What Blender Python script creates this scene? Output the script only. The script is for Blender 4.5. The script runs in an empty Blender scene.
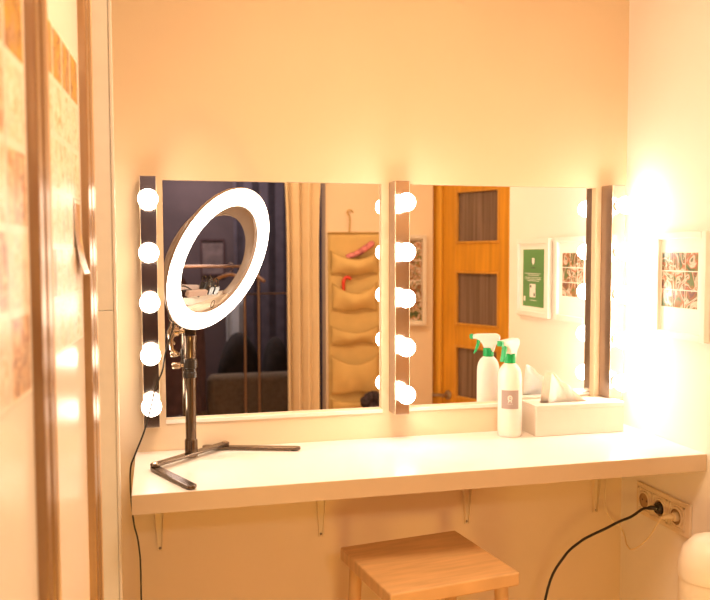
import bpy, bmesh, math, random
from mathutils import Vector, Matrix
random.seed(7)
S = bpy.context.scene
COL = S.collection
PI = math.pi

# ------------------------------------------------------------------ materials
def new_mat(name):
    m = bpy.data.materials.new(name); m.use_nodes = True
    nt = m.node_tree
    return m, nt, nt.nodes['Principled BSDF']

def mat(name, col, rough=.5, metal=0.0, noise=0.0, nscale=30, bump=0.0, emis=None, estr=0, trans=0.0, sheen=0.0, spec=None, stretch=None, sss=0.0):
    m, nt, b = new_mat(name)
    b.inputs['Base Color'].default_value = (*col, 1)
    b.inputs['Roughness'].default_value = rough
    b.inputs['Metallic'].default_value = metal
    if trans: b.inputs['Transmission Weight'].default_value = trans
    if sheen: b.inputs['Sheen Weight'].default_value = sheen
    if spec is not None: b.inputs['Specular IOR Level'].default_value = spec
    if sss:
        b.inputs['Subsurface Weight'].default_value = sss; b.inputs['Subsurface Scale'].default_value = .02
    if emis:
        b.inputs['Emission Color'].default_value = (*emis, 1); b.inputs['Emission Strength'].default_value = estr
    if noise or bump:
        tc = nt.nodes.new('ShaderNodeTexCoord'); n = nt.nodes.new('ShaderNodeTexNoise')
        n.inputs['Scale'].default_value = nscale; n.inputs['Detail'].default_value = 5
        src = tc.outputs['Object']
        if stretch:
            mp = nt.nodes.new('ShaderNodeMapping'); mp.inputs['Scale'].default_value = stretch
            nt.links.new(src, mp.inputs[0]); src = mp.outputs[0]
        nt.links.new(src, n.inputs['Vector'])
        if noise:
            r = nt.nodes.new('ShaderNodeValToRGB')
            a = [max(0, c*(1-noise)) for c in col]; z = [min(1, c*(1+noise)) for c in col]
            r.color_ramp.elements[0].position = .3; r.color_ramp.elements[1].position = .7
            r.color_ramp.elements[0].color = (*a, 1); r.color_ramp.elements[1].color = (*z, 1)
            nt.links.new(n.outputs['Fac'], r.inputs[0]); nt.links.new(r.outputs[0], b.inputs['Base Color'])
        if bump:
            bp = nt.nodes.new('ShaderNodeBump'); bp.inputs['Strength'].default_value = bump; bp.inputs['Distance'].default_value = .004
            nt.links.new(n.outputs['Fac'], bp.inputs['Height']); nt.links.new(bp.outputs[0], b.inputs['Normal'])
    return m

def photo_mat(name, palette, scale, seed, spread=1.0, border=.05, stretch=(1, 1.5, .8)):
    """a printed photograph: large blotches of the palette's tones, different on each print"""
    m, nt, b = new_mat(name)
    tc = nt.nodes.new('ShaderNodeTexCoord'); oi = nt.nodes.new('ShaderNodeObjectInfo')
    add = nt.nodes.new('ShaderNodeVectorMath'); add.operation = 'ADD'
    comb = nt.nodes.new('ShaderNodeCombineXYZ')
    mul = nt.nodes.new('ShaderNodeMath'); mul.operation = 'MULTIPLY'; mul.inputs[1].default_value = 37.0
    nt.links.new(oi.outputs['Random'], mul.inputs[0])
    for i in range(3): nt.links.new(mul.outputs[0], comb.inputs[i])
    mp = nt.nodes.new('ShaderNodeMapping'); mp.inputs['Scale'].default_value = stretch
    nt.links.new(tc.outputs['Object'], mp.inputs[0]); nt.links.new(mp.outputs[0], add.inputs[0]); nt.links.new(comb.outputs[0], add.inputs[1])
    n = nt.nodes.new('ShaderNodeTexNoise'); n.inputs['Scale'].default_value = scale
    n.inputs['Detail'].default_value = 2.5; n.inputs['Distortion'].default_value = 1.2
    nt.links.new(add.outputs[0], n.inputs['Vector'])
    r = nt.nodes.new('ShaderNodeValToRGB'); cr = r.color_ramp
    while len(cr.elements) > 1: cr.elements.remove(cr.elements[0])
    k = len(palette)
    for i, c in enumerate(palette):
        p = .5 + (i/(k-1) - .5)*.42*spread
        e = cr.elements[0] if i == 0 else cr.elements.new(p)
        e.position = p; e.color = (*c, 1)
    nt.links.new(n.outputs['Fac'], r.inputs[0])
    # pale paper border round the picture
    sep = nt.nodes.new('ShaderNodeSeparateXYZ'); nt.links.new(tc.outputs['Generated'], sep.inputs[0])
    def mth(op, a, bb):
        q = nt.nodes.new('ShaderNodeMath'); q.operation = op
        for k, v in enumerate((a, bb)):
            if isinstance(v, (int, float)): q.inputs[k].default_value = v
            else: nt.links.new(v, q.inputs[k])
        return q.outputs[0]
    def edge(o): return mth('ABSOLUTE', mth('SUBTRACT', o, .5), 0)
    far = mth('MAXIMUM', edge(sep.outputs[1]), edge(sep.outputs[2]))
    msk = mth('GREATER_THAN', far, .5-border)
    mix = nt.nodes.new('ShaderNodeMix'); mix.data_type = 'RGBA'
    nt.links.new(msk, mix.inputs[0]); nt.links.new(r.outputs[0], mix.inputs[6]); mix.inputs[7].default_value = (.90, .82, .70, 1)
    nt.links.new(mix.outputs[2], b.inputs['Base Color'])
    b.inputs['Roughness'].default_value = .35
    return m

M = {}
M['wall'] = mat('wall_paint', (.80, .645, .445), .75, noise=.025, nscale=3, bump=.03)
M['wall_white'] = mat('white_wall_paint', (.87, .82, .75), .7, noise=.02, nscale=3, bump=.03)
M['ceil'] = mat('ceiling_paint', (.82, .68, .46), .8, noise=.02, nscale=3)
M['floor'] = mat('wood_floor', (.60, .31, .085), .45, noise=.25, nscale=6, stretch=(1, 8, 1))
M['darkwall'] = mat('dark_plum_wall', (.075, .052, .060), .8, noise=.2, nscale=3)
M['desk'] = mat('white_laminate', (.87, .83, .78), .28, noise=.012, nscale=8)
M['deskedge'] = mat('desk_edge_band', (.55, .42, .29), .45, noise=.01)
M['bracket'] = mat('cream_bracket_enamel', (.86, .72, .50), .45, noise=.02)
M['screw'] = mat('screw_steel', (.20, .15, .11), .4, .8, noise=.05)
M['mirror'] = mat('mirror_silver', (.93, .93, .92), .0, 1.0)
M['mirror_edge'] = mat('mirror_edge_glass', (.30, .24, .18), .25, .3, noise=.05)
M['trim'] = mat('white_trim', (.84, .78, .68), .5, noise=.02)
M['chrome'] = mat('polished_bar_chrome', (.70, .58, .50), .13, 1.0, noise=.03, nscale=4)
M['chrome_side'] = mat('brushed_bar_side', (.42, .33, .27), .30, .9, noise=.08, nscale=20, stretch=(1, 1, .05))
M['socketw'] = mat('bulb_socket', (.62, .54, .45), .35, .6, noise=.03)
M['bulb'] = mat('lit_globe_bulb', (1, .95, .85), .4, emis=(1, .85, .70), estr=24)
M['bulb_soft'] = mat('softly_lit_globe_bulb', (1, .95, .85), .4, emis=(1, .85, .70), estr=15)
M['bulb_strong'] = mat('strongly_lit_globe_bulb', (1, .95, .85), .4, emis=(1, .88, .76), estr=34)
M['ring_face'] = mat('lit_ring_diffuser', (1, 1, 1), .5, emis=(1, .88, .74), estr=9)
M['ring_body'] = mat('ring_light_shell', (.30, .22, .18), .35, .1, noise=.04)
M['ring_back'] = mat('ring_light_back_shell', (.34, .26, .20), .35, .2, noise=.04)
M['stand'] = mat('stand_gunmetal', (.155, .115, .085), .22, .95, noise=.05)
M['stand_dark'] = mat('stand_black_plastic', (.030, .024, .020), .18, noise=.08)
M['knob'] = mat('clamp_knob_metal', (.48, .38, .28), .2, .95, noise=.04)
M['cable'] = mat('black_cable', (.018, .014, .012), .45, noise=.1)
M['cable_w'] = mat('cream_cable', (.80, .66, .44), .5, noise=.03)
M['bottle'] = mat('white_bottle_plastic', (.86, .81, .74), .35, noise=.01, sss=.15)
M['green'] = mat('green_sprayer_plastic', (.0, .36, .09), .35, noise=.05)
M['label'] = mat('taupe_label', (.40, .31, .28), .6, noise=.02)
M['print_white'] = mat('white_print', (.86, .82, .76), .6, noise=.01)
M['print_grey'] = mat('grey_print', (.08, .10, .08), .6, noise=.05)
M['box'] = mat('white_painted_box', (.80, .73, .64), .5, noise=.015)
M['slot'] = mat('box_slot_dark', (.10, .07, .05), .8, noise=.1)
M['tissue'] = mat('tissue_paper', (.90, .86, .80), .9, noise=.015, nscale=60, bump=.15, sss=.2)
M['frame_w'] = mat('white_picture_frame', (.86, .82, .76), .4, noise=.01)
M['mat_w'] = mat('white_mount_board', (.88, .85, .78), .8, noise=.01)
M['poster'] = mat('green_poster_print', (.105, .27, .085), .5, noise=.08, nscale=10)
M['outlet'] = mat('cream_outlet_plastic', (.80, .68, .50), .35, noise=.015)
M['outlet_in'] = mat('outlet_well', (.42, .27, .13), .5, noise=.04)
M['gold'] = mat('gold_anodised_profile', (.40, .25, .13), .32, .75, noise=.12, nscale=6, stretch=(8, 8, .2))
M['goldlight'] = mat('pale_gold_profile', (.74, .56, .38), .35, .6, noise=.05, nscale=6, stretch=(8, 8, .2))
M['door_gloss'] = mat('glossy_white_door_glass', (.92, .87, .79), .24, noise=.01)
M['cream_panel'] = mat('cream_wardrobe_panel', (.90, .86, .76), .45, noise=.02)
M['oak'] = mat('orange_oak_veneer', (.64, .305, .022), .4, noise=.18, nscale=5, stretch=(9, 9, .5))
M['oak_light'] = mat('pale_oak_frame', (.78, .42, .05), .4, noise=.12, nscale=5, stretch=(9, 9, .5))
M['oak_dark'] = mat('oak_bead', (.62, .31, .04), .45, noise=.15, nscale=5, stretch=(9, 9, .5))
M['pane'] = mat('curtained_door_glass', (.20, .135, .10), .25, noise=.35, nscale=5, stretch=(14, 14, .3))
M['handle'] = mat('brushed_handle', (.42, .34, .27), .3, .9, noise=.05)
M['curtain'] = mat('cream_curtain_cloth', (.74, .59, .37), .9, noise=.03, nscale=9, sheen=.2)
M['canvas'] = mat('mustard_canvas', (.64, .445, .165), .9, noise=.05, nscale=14)
M['canvas_d'] = mat('mustard_canvas_piping', (.50, .33, .11), .9, noise=.08, nscale=60)
M['pink'] = mat('pink_patterned_cloth', (.75, .22, .22), .8, noise=.55, nscale=28)
M['red'] = mat('red_plastic_hook', (.65, .05, .02), .4, noise=.05)
M['fuzzy'] = mat('dark_fuzzy_scrunchie', (.045, .03, .035), .95, noise=.5, nscale=70, bump=.6)
M['hangerwood'] = mat('hanger_wood', (.50, .27, .12), .45, noise=.15, nscale=10)
M['copper'] = mat('copper_rack_tube', (.48, .32, .22), .3, .85, noise=.06)
M['armchair'] = mat('brown_grey_upholstery', (.115, .085, .060), .95, noise=.2, nscale=50, bump=.3)
M['darkcloth'] = mat('black_cloth', (.018, .013, .014), .95, noise=.3, nscale=20, bump=.2)
M['maroon'] = mat('dark_maroon_cloth', (.060, .030, .034), .95, noise=.25, nscale=15, bump=.2)
M['blue'] = mat('navy_curtain_cloth', (.062, .050, .070), .9, noise=.2, nscale=12)
M['paleblue'] = mat('pale_blue_cloth', (.40, .42, .47), .9, noise=.06, nscale=12)
M['dimprint'] = mat('dim_print', (.13, .095, .10), .7, noise=.3, nscale=14)
M['stoolwood'] = mat('honey_stool_wood', (.62, .38, .17), .5, noise=.12, nscale=8, stretch=(1, 8, 1))
M['bin'] = mat('white_bin_plastic', (.86, .80, .70), .35, noise=.01)
M['backboard'] = mat('board_white', (.74, .66, .54), .7, noise=.03)

WARM = [(.42, .22, .08), (.66, .40, .18), (.86, .72, .52), (.58, .34, .18), (.20, .09, .06), (.80, .64, .42), (.45, .20, .09)]
PALE = [(.55, .36, .17), (.86, .74, .54), (.93, .88, .78), (.70, .52, .30), (.92, .86, .76), (.62, .48, .36)]
ORANGE = [(.22, .10, .04), (.50, .24, .05), (.62, .42, .05), (.34, .15, .05), (.55, .36, .20), (.28, .12, .04)]
VIV = [(.05, .07, .03), (.12, .19, .06), (.40, .12, .04), (.72, .60, .48), (.07, .12, .04), (.34, .11, .04), (.14, .07, .05)]
M['ph_warm'] = photo_mat('warm_snapshot_print', WARM, 26, 1, .75)
M['ph_pale'] = photo_mat('pale_snapshot_print', PALE, 30, 2, .70)
M['ph_orange'] = photo_mat('orange_snapshot_print', ORANGE, 30, 3, .75)
M['ph_vivid'] = photo_mat('party_snapshot_print', VIV, 24, 4, .8, 0.0, (1, 1.3, .9))

# ------------------------------------------------------------------ mesh helpers
def obj(name, bm, m, parent=None, smooth=False, loc=None, rotz=0, bevel=0, bseg=2, angle=40):
    me = bpy.data.meshes.new(name)
    bmesh.ops.recalc_face_normals(bm, faces=bm.faces[:])
    bm.to_mesh(me); bm.free()
    for k in (m if isinstance(m, (list, tuple)) else [m]): me.materials.append(k)
    o = bpy.data.objects.new(name, me); COL.objects.link(o)
    if parent: o.parent = parent
    if loc is not None: o.location = loc
    if rotz: o.rotation_euler[2] = rotz
    if smooth:
        for p in me.polygons: p.use_smooth = True
        me.set_sharp_from_angle(angle=math.radians(angle))
    if bevel:
        b = o.modifiers.new('bevel', 'BEVEL'); b.width = bevel; b.segments = bseg; b.limit_method = 'ANGLE'
    return o

def empty(name, label, cat, loc=(0, 0, 0), rotz=0, group=None, matrix=None):
    o = bpy.data.objects.new(name, None); COL.objects.link(o)
    o.empty_display_size = .02
    if matrix is not None: o.matrix_world = matrix
    else:
        o.location = loc; o.rotation_euler = (0, 0, rotz)
    o['label'] = label; o['category'] = cat
    if group: o['group'] = group
    return o

def tag(o, label, cat, group=None):
    o['label'] = label; o['category'] = cat
    if group: o['group'] = group
    return o

def struct(name, bm, m, parent=None, **k):
    o = obj(name, bm, m, parent, **k)
    if not parent: o['kind'] = 'structure'
    return o

def B(): return bmesh.new()

def box(bm, lo, hi, mi=0, mx=None):
    vs = [bm.verts.new((x, y, z)) for z in (lo[2], hi[2]) for y in (lo[1], hi[1]) for x in (lo[0], hi[0])]
    if mx is not None:
        for v in vs: v.co = mx @ v.co
    for f in ((0, 2, 3, 1), (4, 5, 7, 6), (0, 1, 5, 4), (2, 6, 7, 3), (0, 4, 6, 2), (1, 3, 7, 5)):
        fc = bm.faces.new([vs[i] for i in f]); fc.material_index = mi
    return bm

def lathe(bm, prof, seg=32, c=(0, 0, 0), mx=None, mi=0, close=False):
    """prof: (radius, height) pairs round the local Z axis"""
    c = Vector(c); rings = []
    for r, h in prof:
        if r < 1e-6:
            p = Vector((0, 0, h)); p = (mx @ p if mx else p) + c
            rings.append([bm.verts.new(p)])
        else:
            row = []
            for i in range(seg):
                a = 2*PI*i/seg; p = Vector((r*math.cos(a), r*math.sin(a), h)); p = (mx @ p if mx else p) + c
                row.append(bm.verts.new(p))
            rings.append(row)
    pairs = list(zip(rings[:-1], rings[1:]))
    if close: pairs.append((rings[-1], rings[0]))
    for a, b in pairs:
        for i in range(seg):
            j = (i+1) % seg
            if len(a) == 1 and len(b) == 1: continue
            if len(a) == 1: f = bm.faces.new((a[0], b[j], b[i]))
            elif len(b) == 1: f = bm.faces.new((a[i], a[j], b[0]))
            else: f = bm.faces.new((a[i], a[j], b[j], b[i]))
            f.material_index = mi
    return bm

def smooth_path(pts, n=6):
    P = [Vector(p) for p in pts]; out = []
    for i in range(len(P)-1):
        p0 = P[max(i-1, 0)]; p1 = P[i]; p2 = P[i+1]; p3 = P[min(i+2, len(P)-1)]
        for k in range(n):
            t = k/n
            out.append(.5*((2*p1) + (p2-p0)*t + (2*p0-5*p1+4*p2-p3)*t*t + (3*p1-p0-3*p2+p3)*t**3))
    out.append(P[-1]); return out

def tube(bm, pts, r, seg=10, caps=True, mi=0):
    P = [Vector(p) for p in pts]; rows = []
    rr = r if isinstance(r, (list, tuple)) else [r]*len(P)
    t0 = (P[1]-P[0]).normalized(); up = Vector((0, 0, 1)) if abs(t0.z) < .9 else Vector((1, 0, 0))
    nrm = t0.cross(up).normalized()
    for i, p in enumerate(P):
        t = (P[min(i+1, len(P)-1)] - P[max(i-1, 0)]).normalized()
        nrm = (nrm - t*nrm.dot(t)).normalized(); bn = t.cross(nrm)
        rows.append([bm.verts.new(p + rr[i]*(math.cos(2*PI*k/seg)*nrm + math.sin(2*PI*k/seg)*bn)) for k in range(seg)])
    for a, b in zip(rows[:-1], rows[1:]):
        for k in range(seg):
            f = bm.faces.new((a[k], a[(k+1) % seg], b[(k+1) % seg], b[k])); f.material_index = mi
    if caps:
        bm.faces.new(rows[0][::-1]).material_index = mi; bm.faces.new(rows[-1]).material_index = mi
    return bm

def prism(bm, poly, t0, t1, mx=None, mi=0):
    """poly in local XZ, extruded along local Y from t0 to t1"""
    a = [bm.verts.new((mx @ Vector((x, t0, z))) if mx else (x, t0, z)) for x, z in poly]
    b = [bm.verts.new((mx @ Vector((x, t1, z))) if mx else (x, t1, z)) for x, z in poly]
    n = len(poly)
    bm.faces.new(a).material_index = mi; bm.faces.new(b[::-1]).material_index = mi
    for i in range(n):
        bm.faces.new((a[i], a[(i+1) % n], b[(i+1) % n], b[i])).material_index = mi
    return bm

def grid(bm, fn, nu, nv, mi=0):
    V = [[bm.verts.new(fn(i/nu, j/nv)) for i in range(nu+1)] for j in range(nv+1)]
    for j in range(nv):
        for i in range(nu):
            bm.faces.new((V[j][i], V[j][i+1], V[j+1][i+1], V[j+1][i])).material_index = mi
    return bm

def solidify(o, t, off=0):
    s = o.modifiers.new('thick', 'SOLIDIFY'); s.thickness = t; s.offset = off; return o

def copy_tree(o, parent=None):
    c = o.copy(); COL.objects.link(c); c.parent = parent
    if parent: c.matrix_parent_inverse = o.matrix_parent_inverse.copy()
    for ch in list(o.children): copy_tree(ch, c)
    return c

def rot_to(v):
    return Vector((0, 0, 1)).rotation_difference(Vector(v).normalized()).to_matrix()

# ------------------------------------------------------------------ the room
XR = 1.322                      # right wall
DZ = 1.10                       # top of the counter
YO = -2.194                     # wall opposite the mirrors
CEIL = 2.62
struct('floor', box(B(), (-.9, -4.75, -.06), (2.5, .12, 0)), M['floor'])
struct('ceiling', box(B(), (-.9, -4.75, CEIL), (2.5, .12, CEIL+.06)), M['ceil'])
bm = B(); O1, O2 = (.0205, .5885), (.6550, 1.2265); OZ = (1.1795, 1.7845)     # shallow recesses that hold the mirrors
box(bm, (-.9, .022, 0), (XR+.1, .12, CEIL))
box(bm, (-.9, 0, 0), (XR+.1, .022, OZ[0])); box(bm, (-.9, 0, OZ[1]), (XR+.1, .022, CEIL))
for a, b in ((-.9, O1[0]), (O1[1], O2[0]), (O2[1], XR+.1)): box(bm, (a, 0, OZ[0]), (b, .022, OZ[1]))
struct('wall_back', bm, M['wall'])
struct('wall_right', box(B(), (XR, -.764, 0), (XR+.10, 0, CEIL)), M['wall_white'])
struct('wall_alcove', box(B(), (XR+.10, -.764, 0), (2.5, -.66, CEIL)), M['wall_white'])
struct('wall_opposite', box(B(), (.90, YO-.10, 0), (1.515, YO, CEIL)), M['wall'])
struct('wall_left', box(B(), (-.90, -4.75, 0), (-.80, 0, CEIL)), M['wall'])
# short cheek of wall that closes the wardrobe recess towards the dark room
struct('wall_wardrobe_end', box(B(), (-.80, YO-.10, 0), (-.235, YO, CEIL)), M['wall'])
# lintel above the curtained opening
struct('wall_opposite_header', box(B(), (-.235, YO-.10, 2.30), (.90, YO, CEIL)), M['wall'])
# slanted wall with the oak door
DD = Vector((.4311, .9023, 0)); DN = Vector((-.9023, .4311, 0))     # along the wall, and out of it into the room
L0 = Vector((1.577, YO, 0))
def slant(origin):
    return Matrix(((DD.x, DN.x, 0, origin.x), (DD.y, DN.y, 0, origin.y), (0, 0, 1, origin.z), (0, 0, 0, 1)))
SM = slant(L0)
bm = B()
box(bm, (.545, -.12, 0), (1.75, -.02, CEIL), mx=SM)
box(bm, (-.07, -.12, 2.16), (.545, -.02, CEIL), mx=SM)
struct('wall_slanted', bm, M['wall'])
# dark room beyond the opening
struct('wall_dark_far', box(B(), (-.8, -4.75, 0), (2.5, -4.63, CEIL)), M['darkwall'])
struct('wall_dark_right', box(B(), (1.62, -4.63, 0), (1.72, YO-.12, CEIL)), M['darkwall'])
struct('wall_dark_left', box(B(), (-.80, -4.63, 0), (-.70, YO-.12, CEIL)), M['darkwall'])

# the oak door, seen only in the mirror
d1 = empty('door_1', 'orange oak door with brown glass panes reflected in the mirror', 'door', matrix=SM)
d1['kind'] = 'structure'
bm = B(); LW = .475
zs = [.28, .68, .79, 1.087, 1.20, 1.50, 1.652, 1.942, 2.10]
# stiles and rails of the leaf
box(bm, (0, -.04, .01), (.092, 0, 2.10)); box(bm, (.408, -.04, .01), (LW, 0, 2.10))
rails = [(.01, .30), (.66, .79), (1.087, 1.20), (1.50, 1.652), (1.942, 2.10)]
for a, b in rails: box(bm, (.092, -.038, a), (.408, -.002, b))
obj('door_leaf', bm, M['oak'], d1, bevel=.003)
panes = [(.30, .66), (.79, 1.087), (1.20, 1.50), (1.652, 1.942)]
for a, b in panes:
    p = obj('pane', box(B(), (.092, -.026, a), (.408, -.018, b)), M['pane'], d1)
    bd = B(); w = .012
    box(bd, (.092, -.018, a), (.092+w, .004, b)); box(bd, (.408-w, -.018, a), (.408, .004, b))
    box(bd, (.092+w, -.018, a), (.408-w, .004, a+w)); box(bd, (.092+w, -.018, b-w), (.408-w, .004, b))
    obj('glazing_bead', bd, M['oak_dark'], p, bevel=.003)
bm = B()
box(bm, (-.075, -.05, 0), (-.006, .016, 2.16)); box(bm, (LW+.006, -.05, 0), (LW+.066, .016, 2.16)); box(bm, (-.075, -.05, 2.106), (LW+.066, .016, 2.165))
obj('door_frame', bm, M['oak_light'], d1, bevel=.004)
h = B(); mxh = Matrix.Rotation(-PI/2, 4, 'X')
lathe(h, [(0, 0), (.026, 0), (.026, .008), (.011, .012), (.011, .045), (0, .046)], 20, (.045, 0, .80), mxh)
tube(h, smooth_path([(.045, .042, .80), (.020, .046, .80), (-.055, .050, .792)], 5), .0095, 10)
obj('door_handle', h, M['handle'], d1, smooth=True)

# ------------------------------------------------------------------ wardrobe with sliding doors (left)
K = math.tan(math.radians(3.0))
WM = Matrix.Translation((-.091, 0, 0)) @ Matrix.Rotation(-math.radians(3.0), 4, 'Z')
# in wardrobe space: +X out of the doors, -Y away from the mirror wall
W = empty('sliding_wardrobe', 'built-in wardrobe with glossy sliding doors in gold metal profiles', 'wardrobe', matrix=WM)
WH = 2.58
WI = WM.inverted()
bm = box(B(), (-.45, -.300, 1.4805), (-.0868, -.276, WH), mx=WI); obj('end_panel', bm, M['cream_panel'], W, bevel=.0015)
bm = box(B(), (-.45, -.300, .01), (-.0868, -.276, 1.479), mx=WI); obj('end_panel', bm, M['cream_panel'], W, bevel=.0015)
bm = box(B(), (-.0868, -.303, .01), (-.0808, -.272, WH), mx=WI); obj('edge_strip', bm, M['trim'], W, bevel=.001)
def sliding_door(y0, y1, x, prof):
    d = obj('sliding_door', box(B(), (x-.02, y0, .03), (x, y1, WH-.04)), M['door_gloss'], W)
    return d
far = sliding_door(-.947, -.597, -.001, 0)
near = sliding_door(-1.95, -1.045, -.001, 0)
def profile(y0, y1, x0, parent, mats=(M['gold'], M['goldlight'])):
    bm = B(); n = y1-y0
    box(bm, (x0-.02, y0, .03), (x0+.012, y0+.30*n, WH-.04))
    box(bm, (x0-.02, y0+.30*n, .03), (x0+.005, y0+.62*n, WH-.04))
    box(bm, (x0-.02, y0+.62*n, .03), (x0+.009, y0+.92*n, WH-.04))
    box(bm, (x0-.02, y0+.92*n, .03), (x0+.010, y1, WH-.04), mi=1)
    return obj('door_profile', bm, list(mats), parent, bevel=.002)
profile(-1.045, -.947, 0, near)
profile(-.597, -.487, 0, far)
bm = B(); box(bm, (-.05, -1.95, WH-.04), (.012, -.487, WH)); obj('top_rail', bm, M['gold'], W)
bm = B(); box(bm, (-.05, -1.95, .0), (.010, -.487, .03)); obj('bottom_rail', bm, M['gold'], W)

# snapshots stuck on the two sliding doors; each a print of its own
ORD = ['lowest', 'second', 'third', 'fourth', 'fifth', 'sixth', 'seventh']
COLN = ['first', 'second', 'third', 'fourth', 'fifth']
def snapshot(y0, y1, z0, z1, m, label, group, tilt=0, curl=0, parent=None):
    w = (y1-y0); hgt = z1-z0
    def fn(u, v):
        x = .0002 + (curl*(1-v)**3 if curl else 0) + .0003*math.sin(PI*u)*math.sin(PI*v)
        return (x, (u-.5)*w, (v-.5)*hgt)
    bm = grid(B(), fn, 6, 10)
    o = obj('photo_print', bm, m, smooth=True)
    o.matrix_world = WM @ Matrix.Translation((0.0002, (y0+y1)/2, (z0+z1)/2)) @ Matrix.Rotation(tilt, 4, 'X')
    tag(o, label, 'photo', group)
    return o
# near door: rows of about 10 cm prints
rows = [1.435, 1.534, 1.627, 1.720, 1.815, 1.91]
ycols = [(-1.064, -1.050), (-1.160, -1.066), (-1.262, -1.162)]
for r in range(5):
    for c, (a, b) in enumerate(ycols[1:]):
        mt = [M['ph_warm'], M['ph_pale']][(r+c) % 2] if r < 4 else M['ph_orange']
        snapshot(a+.0001, b-.0001+(.010 if c == 0 else 0), rows[r]+.0001, rows[r+1]-.0001, mt,
                 f"warm-toned photo print on the nearer wardrobe door, {ORD[r]} row, {COLN[c]} from its gold profile",
                 'snapshots on the nearer wardrobe door')
# far door: smaller prints, four columns, up to the dark orange ones at the top
frows = [1.456, 1.535, 1.610, 1.690, 1.768, 1.846, 1.925]
fc = [(-.935, -.862), (-.861, -.784), (-.783, -.706), (-.705, -.622)]
for r in range(6):
    for c, (a, b) in enumerate(fc):
        if r == 5: mt, tone = M['ph_orange'], 'dark orange'
        elif (r, c) == (1, 0): mt, tone = M['ph_orange'], 'dark orange'
        elif (r, c) == (2, 3): continue
        else: mt, tone = M['ph_pale'], 'pale overexposed'
        snapshot(a+.0003, b-.0003, frows[r]+.0003, frows[r+1]-.0003, mt,
                 f"{tone} photo print on the farther wardrobe door, {ORD[r]} row, {COLN[c]} from the thick profile",
                 'snapshots on the farther wardrobe door', tilt=random.uniform(-.006, .006))
snapshot(-.690, -.622, 1.566, 1.689, M['ph_orange'], 'tall orange strip print with curled lower edge hanging beside the narrow gold profile', 'snapshots on the farther wardrobe door', curl=.014)

# ------------------------------------------------------------------ counter and its brackets
DL, DDP, DT = -.0554, .374, .042
C = empty('makeup_counter', 'long white wall-mounted makeup counter below the mirrors', 'counter', (DL, -.001, DZ))
wd = XR-.001-DL
obj('top_slab', box(B(), (0, -DDP+.0016, -DT), (wd, 0, 0)), M['desk'], C, bevel=.0012)
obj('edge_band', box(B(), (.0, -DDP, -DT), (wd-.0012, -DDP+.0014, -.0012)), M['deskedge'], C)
bnames = ['white shelf bracket under the counter, directly below the ring light base', 'white shelf bracket under the counter, below the middle of the first mirror',
          'white shelf bracket under the counter, below the second mirror near the wooden stool', 'white shelf bracket under the counter, below the tissue box near the sockets']
for i, bx in enumerate((.0, .418, .833, 1.233)):
    e = empty('shelf_bracket', bnames[i], 'bracket', (bx, -.001, .838), group='brackets under the counter')
    top = DZ-DT-.838-.0006
    bm = B()
    prism(bm, [(-.0055, .006), (.0055, .006), (.0185, top), (-.0185, top)], -.003, 0)
    obj('wall_plate', bm, M['bracket'], e, bevel=.001)
    bm = B()
    for sx in (-1, 1):
        prism_pts = [(-.004*1, 0)]
        a = [(sx*.0048, -.003, .004), (sx*.0168, -.003, top), (sx*.0048, -.012, .010), (sx*.0168, -.030, top)]
        v = [bm.verts.new(p) for p in a]; bm.faces.new((v[0], v[1], v[3], v[2]))
    fl = obj('side_flange', bm, M['bracket'], e); solidify(fl, .0015)
    bm = box(B(), (-.0185, -.27, top-.003), (.0185, -.003, top)); obj('support_arm', bm, M['bracket'], e, bevel=.001)
    bm = lathe(B(), [(0, -.001), (.0035, -.001), (.0035, .0012), (.002, .002), (0, .002)], 14, (0, -.003, .012), Matrix.Rotation(PI/2, 4, 'X'))
    obj('screw', bm, M['screw'], e, smooth=True)

# ------------------------------------------------------------------ mirrors
def mirror(x0, x1, label):
    e = empty('vanity_mirror', label, 'mirror', (x0, 0, OZ[0]), group='frameless vanity mirrors')
    w = x1-x0; h = OZ[1]-OZ[0]
    bm = B(); v = [bm.verts.new(p) for p in ((.0006, .012, .0006), (w-.0006, .012, .0006), (w-.0006, .012, h-.0006), (.0006, .012, h-.0006))]
    bm.faces.new(v); obj('mirror_glass', bm, M['mirror'], e)
    obj('glass_backing', box(B(), (.0006, .0122, .0006), (w-.0006, .0215, h-.0006)), M['mirror_edge'], e)
    obj('bottom_rail', box(B(), (-.001, -.007, -.0105), (w+.001, -.0005, -.0006)), M['trim'], e, bevel=.001)
    return e
mirror(O1[0], O1[1], 'square frameless mirror behind the ring light')
mirror(O2[0], O2[1], 'square frameless mirror behind the spray bottle and tissue box')

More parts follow.
